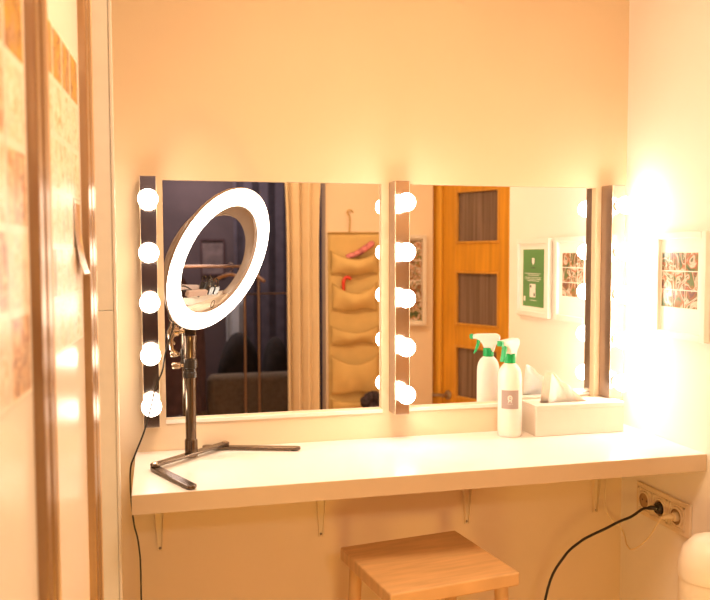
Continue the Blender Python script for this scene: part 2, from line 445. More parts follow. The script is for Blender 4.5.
# ------------------------------------------------------------------ bulb bars
def light_bar(x0, z0, z1, zs, label, glow='bulb'):
    w, dp = .040, .057
    e = empty('vanity_light_bar', label, 'light bar', (x0, -.0005, z0), group='chrome bulb bars beside the mirrors')
    h = z1-z0
    hs = obj('housing', box(B(), (0, -dp, 0), (w, 0, h)), M['chrome_side'], e, bevel=.0012)
    fp = B(); box(fp, (.0016, -dp-.0012, .0015), (w-.0016, -dp-.0001, h-.0015)); obj('chrome_face', fp, M['chrome'], e)
    ed = B(); box(ed, (0, -dp-.0014, 0), (.0014, -dp+.001, h)); box(ed, (w-.0014, -dp-.0014, 0), (w, -dp+.001, h))
    obj('edge_bead', ed, M['goldlight'], e)
    for k, z in enumerate(zs):
        bz = z-z0; r = .0238; yc = -dp-.0365
        mx = Matrix.Rotation(PI/2, 4, 'X')
        prof = [(0, -r)]
        prof = []
        for i in range(15):
            a = -PI/2 + .42 + (PI-.42)*i/14
            prof.append((max(r*math.cos(a), 0) if i < 14 else 0, r*math.sin(a)))
        prof = [(.010, -r-.002)] + prof
        gb = obj('globe_bulb', lathe(B(), prof, 28, (w/2, yc, bz), mx), M[glow], e, smooth=True, angle=60)
        sk = obj('bulb_socket', lathe(B(), [(0, 0), (.0165, 0), (.0165, .006), (.0125, .009), (.0105, .013), (0, .013)], 22, (w/2, -dp-.0012, bz), mx), M['socketw'], gb, smooth=True)
    return e
BZ = [1.231, 1.355, 1.482, 1.602, 1.730]
light_bar(-.0343, 1.172, 1.788, BZ, 'chrome light bar with five globe bulbs, beside the wardrobe, behind the ring light cable', 'bulb_soft')
light_bar(.609, 1.172, 1.788, BZ, 'chrome light bar with five globe bulbs, standing between the two mirrors')
light_bar(1.242, 1.188, 1.788, [1.236]+BZ[1:], 'chrome light bar with five globe bulbs, in the room corner above the tissue box', 'bulb_strong')

# ------------------------------------------------------------------ ring light
RC = Vector((.1505, -.178, 1.583)); RN = Vector((.7045, -.5944, -.3877)).normalized(); RR = .1785
zx = RN
up = (Vector((0, 0, 1)) - RN*RN.z).normalized(); xx = up.cross(zx).normalized()
RL = empty('ring_light', 'lit ring light on a low folding desk stand before the first mirror', 'ring light', (.078, -.098, DZ))
RLI = Matrix.Translation((-.078, .098, -DZ))
RMX = RLI @ Matrix(((xx.x, up.x, zx.x, RC.x), (xx.y, up.y, zx.y, RC.y), (xx.z, up.z, zx.z, RC.z), (0, 0, 0, 1)))
def onring(o): o.matrix_local = RMX; return o
RI = .1345
prof = [(RI, -.002), (RI+.004, -.004), (RR-.003, -.004), (RR, -.001), (RR+.0005, -.006), (RR-.002, -.011), (RR-.012, -.014), (RI+.012, -.014), (RI, -.011)]
ringo = onring(obj('ring_shell', lathe(B(), prof, 96, close=True), M['ring_back'], RL, smooth=True, angle=50))
prof = [(RI+.0025, -.0035), (RI+.0035, .0015), (RI+.010, .0035), (RR-.010, .0035), (RR-.0035, .0015), (RR-.0025, -.0035)]
onring(obj('ring_diffuser', lathe(B(), prof, 96, close=True), M['ring_face'], RL, smooth=True, angle=80))
# control housing: crescent on the lower back of the ring
bm = B(); pts = []
n = 20; a0, a1 = -PI/2-.50, -PI/2+.78
outer = [(RI+.006)*1.0]*(n+1)
for i in range(n+1):
    a = a0+(a1-a0)*i/n; pts.append(((RI+.008)*math.cos(a), (RI+.008)*math.sin(a)))
cz = -(RI)*math.cos(.62)
for i in range(1, n):
    t = i/n; x = pts[n][0]*(1-t)+pts[0][0]*t
    pts.append((x, pts[0][1] + .006*math.sin(PI*t)))
mxp = Matrix(((1, 0, 0, 0), (0, 0, 1, 0), (0, 1, 0, 0), (0, 0, 0, 1)))
prism(bm, pts, -.020, -.008, mxp)
hs = onring(obj('control_housing', bm, M['box'], RL, bevel=.0015))
bm = B(); pr = []
for i in range(25):
    a = 2*PI*i/24; pr.append((.034+.0062*math.cos(a), -.1165+.0095*math.sin(a), -.0074))
tube(bm, pr, .0009, 6)
pm = obj('power_mark', bm, M['stand'], hs)
# two black cable clips and a cream strap on the back of the housing
for k in (0, 1):
    bm = B(); xk = .030+.022*k
    box(bm, (xk-.008, -.098, -.030), (xk+.008, -.078, -.020)); tube(bm, [(xk-.006, -.080, -.026), (xk-.007, -.066, -.030), (xk, -.060, -.032), (xk+.007, -.066, -.030), (xk+.006, -.080, -.026)], .0016, 6)
    onring(obj('cable_clip', bm, M['stand_dark'], RL))
bm = B(); box(bm, (-.055, -.100, -.030), (.018, -.086, -.020)); onring(obj('strap', bm, M['label'], RL, bevel=.002))
# joint between the ring and the post
bot = RC - up*(RR-.012) - RN*.012
PX, PY = .078, -.098
def lp(v): return Vector(v) - Vector((PX, PY, DZ))
bm = B(); tube(bm, [lp(bot+up*.02), lp(bot - RN*.006), lp(Vector((PX-.002, PY, 1.432))), lp(Vector((PX, PY, 1.405)))], [.008, .0085, .009, .008], 12)
box(bm, (-.012, -.008, .300), (.014, .008, .328))
obj('tilt_joint', bm, M['stand'], RL, smooth=True, bevel=.0015)
bm = B()
for i in range(6):     # spring-like ridges of the ball joint
    lathe(bm, [(.009, 0), (.012, .0015), (.009, .003)], 16, (.008, -.004, .326+i*.0035))
obj('ridged_collar', bm, M['knob'], RL, smooth=True)
bm = B(); mxk = Matrix.Rotation(-PI/2, 4, 'Y')
lathe(bm, [(0, 0), (.005, 0), (.005, .012), (.011, .014), (.011, .024), (.006, .027), (0, .027)], 14, (-.012, -.002, .312), mxk)
tube(bm, [(-.034, -.002, .312), (-.045, -.003, .292), (-.043, -.003, .270), (-.030, -.002, .258)], [.004, .0055, .0055, .003], 10)
tube(bm, [(-.034, -.002, .312), (-.042, -.002, .328), (-.036, -.002, .342)], [.004, .005, .003], 10)
obj('tilt_knob', bm, M['knob'], RL, smooth=True)
# post
bm = lathe(B(), [(0, .008), (.0128, .008), (.0128, .252), (0, .252)], 28); obj('pole', bm, M['stand'], RL, smooth=True)
bm = lathe(B(), [(0, .005), (.0155, .005), (.0155, .046), (.0145, .048), (0, .048)], 28); obj('pole_foot', bm, M['stand'], RL, smooth=True)
bm = lathe(B(), [(0, .246), (.0125, .246), (.0145, .252), (.0145, .286), (.0165, .300), (.0172, .302), (0, .302)], 28); obj('upper_sleeve', bm, M['stand'], RL, smooth=True)
bm = lathe(B(), [(.0128, .200), (.0165, .200), (.0165, .212), (.0145, .214), (.0145, .222), (.0172, .224), (.0172, .244), (.0145, .246), (.0128, .246)], 28)
obj('clamp_collar', bm, M['stand_dark'], RL, smooth=True)
bm = lathe(B(), [(0, 0), (.004, 0), (.004, .012), (.0075, .014), (.0082, .030), (.006, .033), (0, .033)], 16, (-.010, -.004, .230), mxk)
obj('clamp_knob', bm, M['knob'], RL, smooth=True)
# folding base: three flat bars
def flat_bar(p, q, z0, z1, w=.022):
    p, q = Vector((*p, 0)), Vector((*q, 0)); d = (q-p).normalized(); nn = Vector((-d.y, d.x, 0))
    a, b = [], []; poly = []
    ang0 = math.atan2(d.y, d.x)
    for i in range(9):
        t = ang0 + PI/2 + PI*i/8; poly.append(p + Vector((math.cos(t), math.sin(t), 0))*w/2)
    for i in range(9):
        t = ang0 - PI/2 + PI*i/8; poly.append(q + Vector((math.cos(t), math.sin(t), 0))*w/2)
    bm = B(); A = [bm.verts.new((v.x-PX, v.y-PY, z0)) for v in poly]; Bv = [bm.verts.new((v.x-PX, v.y-PY, z1)) for v in poly]
    bm.faces.new(A[::-1]); bm.faces.new(Bv)
    n = len(poly)
    for i in range(n): bm.faces.new((A[i], A[(i+1) % n], Bv[(i+1) % n], Bv[i]))
    return bm
piv1, piv2 = (-.008, -.190), (.166, -.0195)
for nm, p, q in (('base_bar', piv1, piv2),):
    obj(nm, flat_bar(p, q, .010, .017), M['stand'], RL, bevel=.0015)
l1 = obj('folding_leg', flat_bar(piv1, (.067, -.360), .0028, .0098), M['stand'], RL, bevel=.0015)
l2 = obj('folding_leg', flat_bar((.120, -.0135), (.340, -.083), .0028, .0098), M['stand'], RL, bevel=.0015)
obj('rubber_foot', lathe(B(), [(0, 0), (.0095, 0), (.0095, .003), (0, .003)], 16, (.065-PX, -.357-PY, .0003)), M['stand_dark'], l1)
obj('rubber_foot', lathe(B(), [(0, 0), (.0095, 0), (.0095, .003), (0, .003)], 16, (.336-PX, -.082-PY, .0003)), M['stand_dark'], l2)
for pv, l in ((piv1, l1), (piv2, l2)):
    obj('pivot_bolt', lathe(B(), [(0, .016), (.0085, .016), (.0085, .0185), (.006, .0195), (0, .0195)], 18, (pv[0]-PX, pv[1]-PY, 0)), M['knob'], l, smooth=True)
# its cable, hanging past the end of the counter
hb = RC - up*(RI-.03) - RN*.028
cab = [hb - xx*.0, hb - RN*.035 + Vector((-.01, 0, .0)), (.030, -.112, 1.455), (.040, -.112, 1.432), (.028, -.112, 1.39), (.018, -.125, 1.355), (.012, -.133, 1.322), (-.004, -.136, 1.285),
       (-.015, -.136, 1.240), (-.032, -.122, 1.178), (-.055, -.105, 1.118), (-.0655, -.10, 1.085), (-.066, -.098, 1.02), (-.060, -.10, .95), (-.050, -.105, .90), (-.046, -.11, .80), (-.050, -.12, .4), (-.052, -.13, .012), (-.03, -.22, .006)]
bm = tube(B(), [lp(p) for p in smooth_path(cab, 6)], .0021, 8)
obj('power_cable', bm, M['cable'], RL, smooth=True)

# ------------------------------------------------------------------ spray bottle
SB = empty('spray_bottle', 'white spray bottle with green trigger and grey label', 'spray bottle', (.9350, -.062, DZ+.0004), rotz=math.atan2(-.55, -.83))
SB.scale = (1, 1, 1.03)
# local +X is the way the nozzle points
bm = lathe(B(), [(0, 0), (.030, 0), (.0325, .003), (.0328, .02), (.0325, .150), (.0318, .163), (.029, .175), (.0235, .185), (.0165, .192), (.0135, .195), (0, .196)], 40)
obj('bottle_body', bm, M['bottle'], SB, smooth=True)
bm = lathe(B(), [(0, .193), (.0148, .193), (.0155, .196), (.0150, .216), (.0135, .219), (0, .219)], 28); obj('screw_collar', bm, M['green'], SB, smooth=True)
hp = [(-.006, .217), (-.015, .205), (-.017, .212), (-.021, .226), (-.031, .238), (-.034, .247), (-.031, .2545), (-.022, .2585), (.010, .2575), (.032, .2565), (.044, .2545), (.044, .243),
      (.034, .2425), (.024, .238), (.017, .229), (.012, .217)]
bm = prism(B(), hp, -.0115, .0115); obj('sprayer_head', bm, M['bottle'], SB, smooth=True, bevel=.005, bseg=3)
bm = B(); box(bm, (.0435, -.008, .2415), (.0535, .008, .2555)); lathe(bm, [(0, .053), (.004, .053), (.004, .0555), (0, .0555)], 12, (0, 0, .2487), Matrix.Rotation(PI/2, 4, 'Y'))
obj('nozzle', bm, M['green'], SB, bevel=.0015)
tp = [(.022, .2405), (.033, .2425), (.034, .230), (.038, .214), (.043, .202), (.041, .199), (.034, .207), (.027, .222)]
bm = prism(B(), tp, -.0065, .0065); obj('trigger', bm, M['green'], SB, bevel=.002)
# label turned to the viewer
view_ang = math.atan2(-.92, -.40) - math.atan2(-.55, -.83)
def cyl(a, z, r): return (r*math.cos(view_ang+a), r*math.sin(view_ang+a), z)
bm = grid(B(), lambda u, v: cyl((u-.5)*1.50, .076+.049*v, .03305), 18, 4)
lb = obj('label', bm, M['label'], SB, smooth=True)
def strip(bm, pts, w, r):
    """flat ribbon of width w on the label, pts in (arc length, z)"""
    for (a, b), (c, d) in zip(pts[:-1], pts[1:]):
        dx, dz = c-a, d-b; l = math.hypot(dx, dz) or 1e-9; nx, nz = -dz/l*w/2, dx/l*w/2
        q = [(a+nx, b+nz), (a-nx, b-nz), (c-nx, d-nz), (c+nx, d+nz)]
        bm.faces.new([bm.verts.new(cyl(x/.0333, z, r)) for x, z in q])
bm = B(); cc = .1045
strip(bm, [(.0052*math.cos(2*PI*i/20), cc+.0062*math.sin(2*PI*i/20)) for i in range(21)], .0026, .0333)
strip(bm, [(-.0018, cc+.002), (.0022, cc-.001)], .0022, .0333)
strip(bm, [(-.0040, cc-.0072), (-.0022, cc-.0100)], .0026, .0333); strip(bm, [(.0040, cc-.0072), (.0022, cc-.0100)], .0026, .0333)
strip(bm, [(-.0052, cc-.0108), (.0052, cc-.0108)], .0016, .0333)
for k in range(7): strip(bm, [(-.0075+k*.0022, cc-.0152), (-.0075+k*.0022+.0015, cc-.0152)], .0010, .0333)
obj('label_emblem', bm, M['print_white'], lb)

# ------------------------------------------------------------------ tissue box and the tissues in it
TX0, TX1, TY0, TY1, TH = .996, 1.262, -.0995, -.0085, .0845
T = empty('tissue_box', 'white rectangular tissue box beside the spray bottle', 'tissue box', ((TX0+TX1)/2, (TY0+TY1)/2, DZ+.0004))
hx, hy = (TX1-TX0)/2, (TY1-TY0)/2
bm = B(); t = .004
box(bm, (-hx, -hy, 0), (hx, -hy+t, TH-.012)); box(bm, (-hx, hy-t, 0), (hx, hy, TH-.012)); box(bm, (-hx, -hy+t, 0), (-hx+t, hy-t, TH-.012)); box(bm, (hx-t, -hy+t, 0), (hx, hy-t, TH-.012)); box(bm, (-hx+t, -hy+t, 0), (hx-t, hy-t, t))
obj('box_body', bm, M['box'], T, bevel=.0012)
bm = B(); s0, s1, sw = -.098, .034, .012
box(bm, (-hx-.0012, -hy-.0012, TH-.012), (hx+.0012, -sw, TH)); box(bm, (-hx-.0012, sw, TH-.012), (hx+.0012, hy+.0012, TH))
box(bm, (-hx-.0012, -sw, TH-.012), (s0, sw, TH)); box(bm, (s1, -sw, TH-.012), (hx+.0012, sw, TH))
obj('lid', bm, M['box'], T, bevel=.0012)
obj('slot_lining', box(B(), (s0+.0005, -sw+.0005, TH-.0115), (s1-.0005, sw-.0005, TH-.006)), M['slot'], T)
def tissue(cx, peak, wx, lean, label, ph):
    def fn(u, v):
        # a sheet pulled up from the slot: steep on one side, trailing away on the other
        t = min(1, u/.09); rise = t**.7
        fall = max(0, 1-max(0, u-.24)/.76)
        topz = peak*rise*(.05+.95*fall**1.35)*(.90+.10*math.sin(PI*min(1, u/.34))) + .004
        z = v*topz*(1+.05*math.sin(u*14+ph)*v)
        wob = .010*math.sin(u*7+ph+v*1.5)*v + .003*math.sin(u*19+ph*2)*v*v
        x = (u-.5)*wx*(1-.10*v) - lean*v*v*math.exp(-(u/.40)**2)
        return (x, wob, z)
    bm = grid(B(), fn, 40, 18)
    def fn2(u, v):
        p = fn(u, v); return (p[0]*.92+.004, -p[1]*.9 - .004*v - .007*math.sin(u*PI)*v, p[2]*(.86+.08*math.sin(u*5)))
    grid(bm, fn2, 40, 18)
    o = obj('tissue', bm, M['tissue'], smooth=True, angle=180)
    o.location = (cx, (TY0+TY1)/2, DZ+TH-.0055)
    solidify(o, .0005)
    tag(o, label, 'tissue'); return o
tissue((TX0+TX1)/2-.0105, .087, .116, .030, 'crumpled white tissue sticking up from the tissue box', .6)

# ------------------------------------------------------------------ frames on the right wall
def wall_frame(y_far, y_near, z0, z1, label):
    """frame on the right wall; local X runs away from the mirror wall, local Y out of the wall into the room"""
    mx = Matrix(((0, -1, 0, XR-.0008), (-1, 0, 0, y_far), (0, 0, 1, z0), (0, 0, 0, 1)))
    e = empty('picture_frame', label, 'picture frame', matrix=mx, group='white frames on the side wall')
    w = y_far-y_near; h = z1-z0; f = .018
    bm = B(); box(bm, (0, 0, 0), (f, .016, h)); box(bm, (w-f, 0, 0), (w, .016, h)); box(bm, (f, 0, 0), (w-f, .016, f)); box(bm, (f, 0, h-f), (w-f, .016, h))
    obj('frame_moulding', bm, M['frame_w'], e, bevel=.002)
    obj('mount_board', box(B(), (f, .001, f), (w-f, .006, h-f)), M['mat_w'], e)
    return e, w, h
e, w, h = wall_frame(-.164, -.374, 1.375, 1.652, 'white picture frame holding nine small party photos on the side wall')
px = [.020+.0005, .069, .118, .170]; pz = [1.455-1.375, 1.502-1.375, 1.551-1.375, 1.600-1.375]
px = [.0215, .070, .119, .170]
for r in range(3):
    for c in range(3):
        bm = B(); box(bm, (px[c]+.0015, .006, pz[r]+.0015), (px[c+1]-.0015, .0068, pz[r+1]-.0015))
        o = obj('photo', bm, M['ph_vivid'], e)
e, w, h = wall_frame(-.416, -.674, 1.372, 1.650, 'white picture frame with a green poster, reflected beside the oak door')
gx0, gx1, gz0, gz1 = .048, .212, .034, .240
p = obj('poster', box(B(), (gx0, .006, gz0), (gx1, .0068, gz1)), M['poster'], e)
gm = (gx0+gx1)/2
def quad(bm, x0, z0, x1, z1, y=.0072): bm.faces.new([bm.verts.new(q) for q in ((x0, y, z0), (x1, y, z0), (x1, y, z1), (x0, y, z1))])
bm = B()
bm.faces.new([bm.verts.new((gm+a, .0072, gz1-.043+b)) for a, b in ((-.010, -.004), (0, -.014), (.010, -.004), (.010, .012), (-.010, .012))])
obj('emblem', bm, M['print_white'], p)
cd = B(); quad(cd, gm-.020, gz0+.034, gm+.026, gz0+.082); cd = obj('white_card', cd, M['print_white'], p)
cd2 = B(); quad(cd2, gx1-.022, gz0+.018, gx1-.008, gz0+.036); obj('white_card', cd2, M['print_white'], p)
random.seed(3)
for zz, w0 in ((.118, .056), (.112, .044), (.104, .060), (.098, .060), (.092, .046), (.022, .040)):
    bm = B(); x = gm-w0 if zz > .03 else gm-.030
    while x < gm+w0*(1 if zz > .03 else .6):
        l = random.uniform(.004, .011); quad(bm, x, gz0+zz, x+l, gz0+zz+.0022); x += l+.0022
    obj('text_line', bm, M['print_white'], p)
for sx in (-1, 1):
    bm = B(); quad(bm, gm+sx*.013-.0025, gz1-.050, gm+sx*.013+.0025, gz1-.034); obj('emblem_side', bm, M['print_grey'], p)
bm = B(); x = gm-.016
for k in range(7): quad(bm, x, gz1-.0685, x+.0034, gz1-.064); x += .0047
obj('text_line', bm, M['print_grey'], p)
bm = B(); quad(bm, gm+.012, gz0+.068, gm+.022, gz0+.078, .0076); obj('card_mark', bm, M['print_grey'], p)
bm = B(); quad(bm, gm-.016, gz0+.038, gm-.006, gz0+.050, .0076); obj('card_mark', bm, M['print_grey'], p)

# ------------------------------------------------------------------ triple power socket, plugs and cords
mx = Matrix(((0, -1, 0, XR-.0008), (-1, 0, 0, -.090), (0, 0, 1, .866), (0, 0, 0, 1)))
PO = empty('power_socket', 'cream triple wall socket under the counter', 'socket', matrix=mx)
OW, OH = .234, .088
obj('cover_plate', box(B(), (0, 0, 0), (OW, .008, OH)), M['outlet'], PO, bevel=.002)
RX = Matrix.Rotation(-PI/2, 4, 'X')
sx = [.040, .111, .183]
for i, x in enumerate(sx):
    bm = B()
    # square insert with a round raised lip and recessed well
    q = 0.0315; zc = OH/2
    lathe(bm, [(.0205, .004), (.0205, .0125), (.023, .0135), (.0255, .012), (.0262, .008)], 36, (x, 0, zc), RX)
    box(bm, (x-q, .0075, zc-q), (x+q, .0085, zc-.0262)); box(bm, (x-q, .0075, zc+.0262), (x+q, .0085, zc+q))
    for s in (-1, 1):
        box(bm, (x+s*.029-.0025, .0075, zc-q), (x+s*.029+.0025, .0105, zc+q))
    box(bm, (x-q, .0075, zc+q-.004), (x+q, .0105, zc+q)); box(bm, (x-q, .0075, zc-q), (x+q, .0105, zc-q+.004))
    s_ = obj('socket_insert', bm, M['outlet'], PO, smooth=True, bevel=.0008)
    bm = lathe(B(), [(0, .0086), (.0203, .0086), (.0203, .0125)], 32, (x, 0, zc), RX); obj('socket_well', bm, M['outlet_in'], s_, smooth=True)
    if i == 0:
        bm = B()
        for s in (-1, 1): lathe(bm, [(0, .0085), (.0026, .0085), (.0026, .0094), (0, .0094)], 12, (x+s*.0095, 0, zc), RX)
        obj('pin_hole', bm, M['slot'], s_)
def wpt(x, y, z): return mx @ Vector((x, y, z))
# black plug and cord
def plug(i, m, cord, r0, parent_mat=None):
    bm = lathe(B(), [(0, .0092), (r0, .0092), (r0, .0165), (r0*.8, .0205), (0, .021)], 24, (sx[i], 0, OH/2), RX)
    for v in bm.verts: v.co = mx @ v.co
    a = wpt(sx[i], .018, OH/2); tube(bm, smooth_path([a, a.lerp(cord, .5)+Vector((-.002, 0, .002)), cord], 4), [.0068]*3+[.0062]*3+[.0055]*2+[.0045], 14)
    return bm
cb = Vector((1.286, -.186, .907))
PB = obj('black_power_cord', tube(B(), smooth_path([cb, (1.279, -.170, .900), (1.262, -.145, .873), (1.227, -.14, .860), (1.189, -.14, .845), (1.145, -.14, .830), (1.109, -.14, .814), (1.06, -.145, .78), (1.01, -.15, .70), (.98, -.15, .5), (.95, -.17, .15), (.93, -.22, .006), (.80, -.32, .005)], 6), .0036, 10), M['cable'], smooth=True)
tag(PB, 'black power cord plugged into the middle socket, drooping out of view', 'cord')
obj('plug', plug(1, M['stand_dark'], cb, .0165), M['stand_dark'], PB, smooth=True)
# cream plug and cord, looping up behind the counter
cw = Vector((1.284, -.253, .902))
PW = obj('cream_power_cord', tube(B(), smooth_path([cw, (1.281, -.243, .890), (1.280, -.225, .864), (1.282, -.20, .834), (1.270, -.18, .805), (1.268, -.14, .778), (1.285, -.09, .772), (1.303, -.05, .782), (1.302, -.032, .800), (1.264, -.030, .838), (1.252, -.030, .875), (1.251, -.030, .909), (1.255, -.028, .944), (1.256, -.020, 1.0), (1.2565, -.016, 1.054)], 6), .0021, 8), M['cable_w'], smooth=True)
tag(PW, 'thin cream cord looping from the third socket up behind the counter', 'cord')
obj('plug', plug(2, M['outlet'], cw, .0125), M['outlet'], PW, smooth=True)

# ------------------------------------------------------------------ below the counter
ST = empty('wooden_stool', 'honey wood stool with square seat tucked under the counter', 'stool', (.608, -.315, 0), rotz=math.radians(8))
obj('seat', box(B(), (-.16, -.15, .848), (.16, .15, .880)), M['stoolwood'], ST, bevel=.004)
for sx_ in (-1, 1):
    for sy in (-1, 1):
        obj('leg', tube(B(), [(sx_*.13, sy*.12, .848), (sx_*.155, sy*.145, 0.0)], [.016, .014], 12), M['stoolwood'], ST, smooth=True)
    obj('stretcher', tube(B(), [(sx_*.147, -.137, .25), (sx_*.147, .137, .25)], .010, 10), M['stoolwood'], ST, smooth=True)
BN = empty('waste_bin', 'white slim bin with a domed lid against the side wall', 'bin', (1.238, -.50, 0))
obj('bin_body', lathe(B(), [(0, 0), (.056, 0), (.058, .01), (.068, .80), (.068, .845), (0, .845)], 36), M['bin'], BN, smooth=True)
obj('domed_lid', lathe(B(), [(.070, .846), (.071, .860), (.068, .885), (.058, .915), (.038, .937), (.018, .946), (0, .949)], 36), M['bin'], BN, smooth=True, angle=60)

# ------------------------------------------------------------------ what the mirrors show: curtain, organiser, board
def cloth(name, x0, x1, y, z0, z1, folds, amp, m, ph=0, pinch=None):
    def fn(u, v):
        z = z0+(z1-z0)*v
        xa, xb = x0, x1
        if pinch: xa, xb = pinch(v)
        x = xa+(xb-xa)*u
        return (x + .3*amp*math.sin(u*folds*4*PI+ph), y + amp*math.sin(u*folds*2*PI+ph)*(1-.25*v) + .3*amp*math.sin(u*folds*5.1+v*2+ph), z)
    o = obj(name, grid(B(), fn, int(folds*20), 14), m, smooth=True, angle=180); solidify(o, .002); return o
def pin(v):
    z = .04 + 2.30*v
    k = max(0, (z-1.75)/.5)
    return (.668 - .022*k, .850 + .030*k)
tag(cloth('curtain', .668, .855, YO+.075, .04, 2.34, 3.4, .034, M['curtain'], .7, pin), 'cream floor-length curtain gathered beside the dark opening, reflected in the first mirror', 'curtain')
cr = obj('curtain_rail', tube(B(), [(-.20, YO+.075, 2.365), (1.0, YO+.075, 2.365)], .010, 10), M['copper'], smooth=True)
bm = B()
tag(cr, 'metal curtain rail above the dark opening', 'curtain rail')

OX0, OX1, OZ1, OZ0, OY = .912, 1.206, 1.716, .72, YO+.002
OG = empty('hanging_organiser', 'mustard canvas hanging organiser with sagging pockets, reflected in the first mirror', 'organiser', (OX0, OY, OZ0))
ow = OX1-OX0
def back(u, v): return (u*ow, .002+.002*math.sin(u*7+v*9), (OZ1-OZ0)*v)
o = obj('canvas_back', grid(B(), back, 14, 30), M['canvas'], OG, smooth=True); solidify(o, .002, 1)
bm = tube(B(), [(-.002, .010, OZ1-OZ0-.004), (ow+.002, .010, OZ1-OZ0-.004)], .0035, 8); obj('top_hem', bm, M['canvas_d'], OG, smooth=True)
bm = tube(B(), smooth_path([(.118, .008, OZ1-OZ0), (.122, .009, OZ1-OZ0+.05), (.120, .009, OZ1-OZ0+.085), (.108, .010, OZ1-OZ0+.10), (.110, .012, OZ1-OZ0+.115), (.128, .012, OZ1-OZ0+.118), (.140, .012, OZ1-OZ0+.104)], 5), .0038, 8)
obj('hanger_hook', bm, M['canvas_d'], OG, smooth=True)
def pocket(zb, zt, sag, bulge, x0=.012, x1=None, ph=0.):
    x1 = x1 or ow-.012
    def fn(u, v):
        s = math.sin(PI*min(max(u, 0), 1))
        zt2 = zt - sag*s**.8
        z = zb + (zt2-zb)*v + .006*math.sin(u*9+ph)*(1-v)
        cr_ = .006*math.sin(u*13+ph+v*3)*s
        y = .010 + bulge*(s**.6)*(math.sin(PI*(.12+.70*v))*.75+.35*v) + cr_*.6
        return (x0+(x1-x0)*u, y, z-OZ0)
    o = obj('pocket', grid(B(), fn, 26, 14), M['canvas'], OG, smooth=True, angle=180); solidify(o, .002)
    hm = [fn(i/26, 1) for i in range(27)]
    obj('pocket_hem', tube(B(), hm, .0030, 6), M['canvas_d'], o, smooth=True)
    lo = [fn(i/26, 0) for i in range(27)]
    obj('pocket_seam', tube(B(), lo, .0026, 6), M['canvas_d'], o, smooth=True)
pocket(1.487, 1.615, .050, .058, ph=.2)
pocket(1.292, 1.440, .060, .048, x0=.020, x1=ow-.022, ph=1.4)
pocket(1.106, 1.205, .040, .036, ph=2.2)
pocket(.833, 1.045, .055, .034, ph=3.3)
pocket(.730, .800, .020, .030, ph=4.1)
bm = B()
tube(bm, smooth_path([(OX0+.098, OY+.026, 1.578), (OX0+.115, OY+.028, 1.584), (OX0+.16, OY+.031, 1.600), (OX0+.21, OY+.031, 1.632), (OX0+.252, OY+.032, 1.660)], 5), [.008]+[.015]*9+[.017]*9+[.014, .008], 12)
tag(obj('rolled_cloth', bm, M['pink'], smooth=True), 'pink patterned rolled cloth tucked in the top organiser pocket', 'cloth')
bm = tube(B(), smooth_path([(OX0+.082, OY+.024, 1.385), (OX0+.080, OY+.026, 1.435), (OX0+.086, OY+.026, 1.460), (OX0+.102, OY+.026, 1.470), (OX0+.122, OY+.026, 1.460)], 5), .0095, 10)
tag(obj('red_handle', bm, M['red'], smooth=True), 'red hooked handle sticking out of an organiser pocket', 'handle')
bm = B(); pr = []
random.seed(5)
for i in range(41):
    a = 2*PI*i/40; pr.append((1.138+.040*math.cos(a), OY+.100+.006*math.sin(3*a), .795+.026*math.sin(a)))
tube(bm, pr, [.026+.008*random.random() for _ in pr], 12)
tag(obj('scrunchie', bm, M['fuzzy'], smooth=True), 'dark fuzzy hair scrunchie hanging at the bottom of the organiser', 'scrunchie')

PBD = empty('photo_board', 'narrow pale framed photo board hanging beside the oak door', 'photo board', (1.232, YO+.001, 1.195))
bw, bh = .237, .506
bm = B(); f = .022
box(bm, (0, 0, 0), (f, .03, bh)); box(bm, (bw-f, 0, 0), (bw, .03, bh)); box(bm, (f, 0, 0), (bw-f, .03, f)); box(bm, (f, 0, bh-f), (bw-f, .03, bh))
obj('board_frame', bm, M['backboard'], PBD, bevel=.003)
obj('board_backing', box(B(), (f, 0, f), (bw-f, .008, bh-f)), M['backboard'], PBD)
for r in range(4):
    for c in range(2):
        bm = box(B(), (f+.006+c*.095, .008, f+.006+r*.113), (f+.006+c*.095+.092, .009, f+.006+r*.113+.108))
        obj('board_photo', bm, M['ph_vivid'], PBD)

# dark room beyond: rack, hangers, coats, armchair, curtains
RK = empty('garment_rack', 'copper tube garment rack standing in the dark room', 'garment rack', (.34, -2.95, 0))
bm = B(); r = .0085
for x, y in ((.20, 0), (.295, -.06)): tube(bm, [(x, y, .03), (x, y, 1.55)], r, 10)
obj('upright', tube(B(), [(.20, 0, .03), (.20, 0, 1.36)], r, 10), M['copper'], RK, smooth=True)
obj('upright', tube(B(), [(.295, -.06, .03), (.295, -.06, 1.52)], r, 10), M['copper'], RK, smooth=True)
bm.free()
obj('upright', tube(B(), [(-.48, 0, .03), (-.48, 0, 1.52)], r, 10), M['copper'], RK, smooth=True)
obj('rail', tube(B(), smooth_path([(-.48, 0, 1.52), (0, -.02, 1.52), (.295, -.06, 1.52)], 4), r, 10), M['copper'], RK, smooth=True)
obj('side_bar', tube(B(), [(.20, 0, 1.345), (.295, -.06, 1.345), (.52, -.10, 1.345)], .005, 8), M['copper'], RK, smooth=True)
obj('foot_bar', tube(B(), [(-.48, 0, .03), (.20, 0, .03), (.295, -.06, .03)], .012, 8), M['copper'], RK, smooth=True)
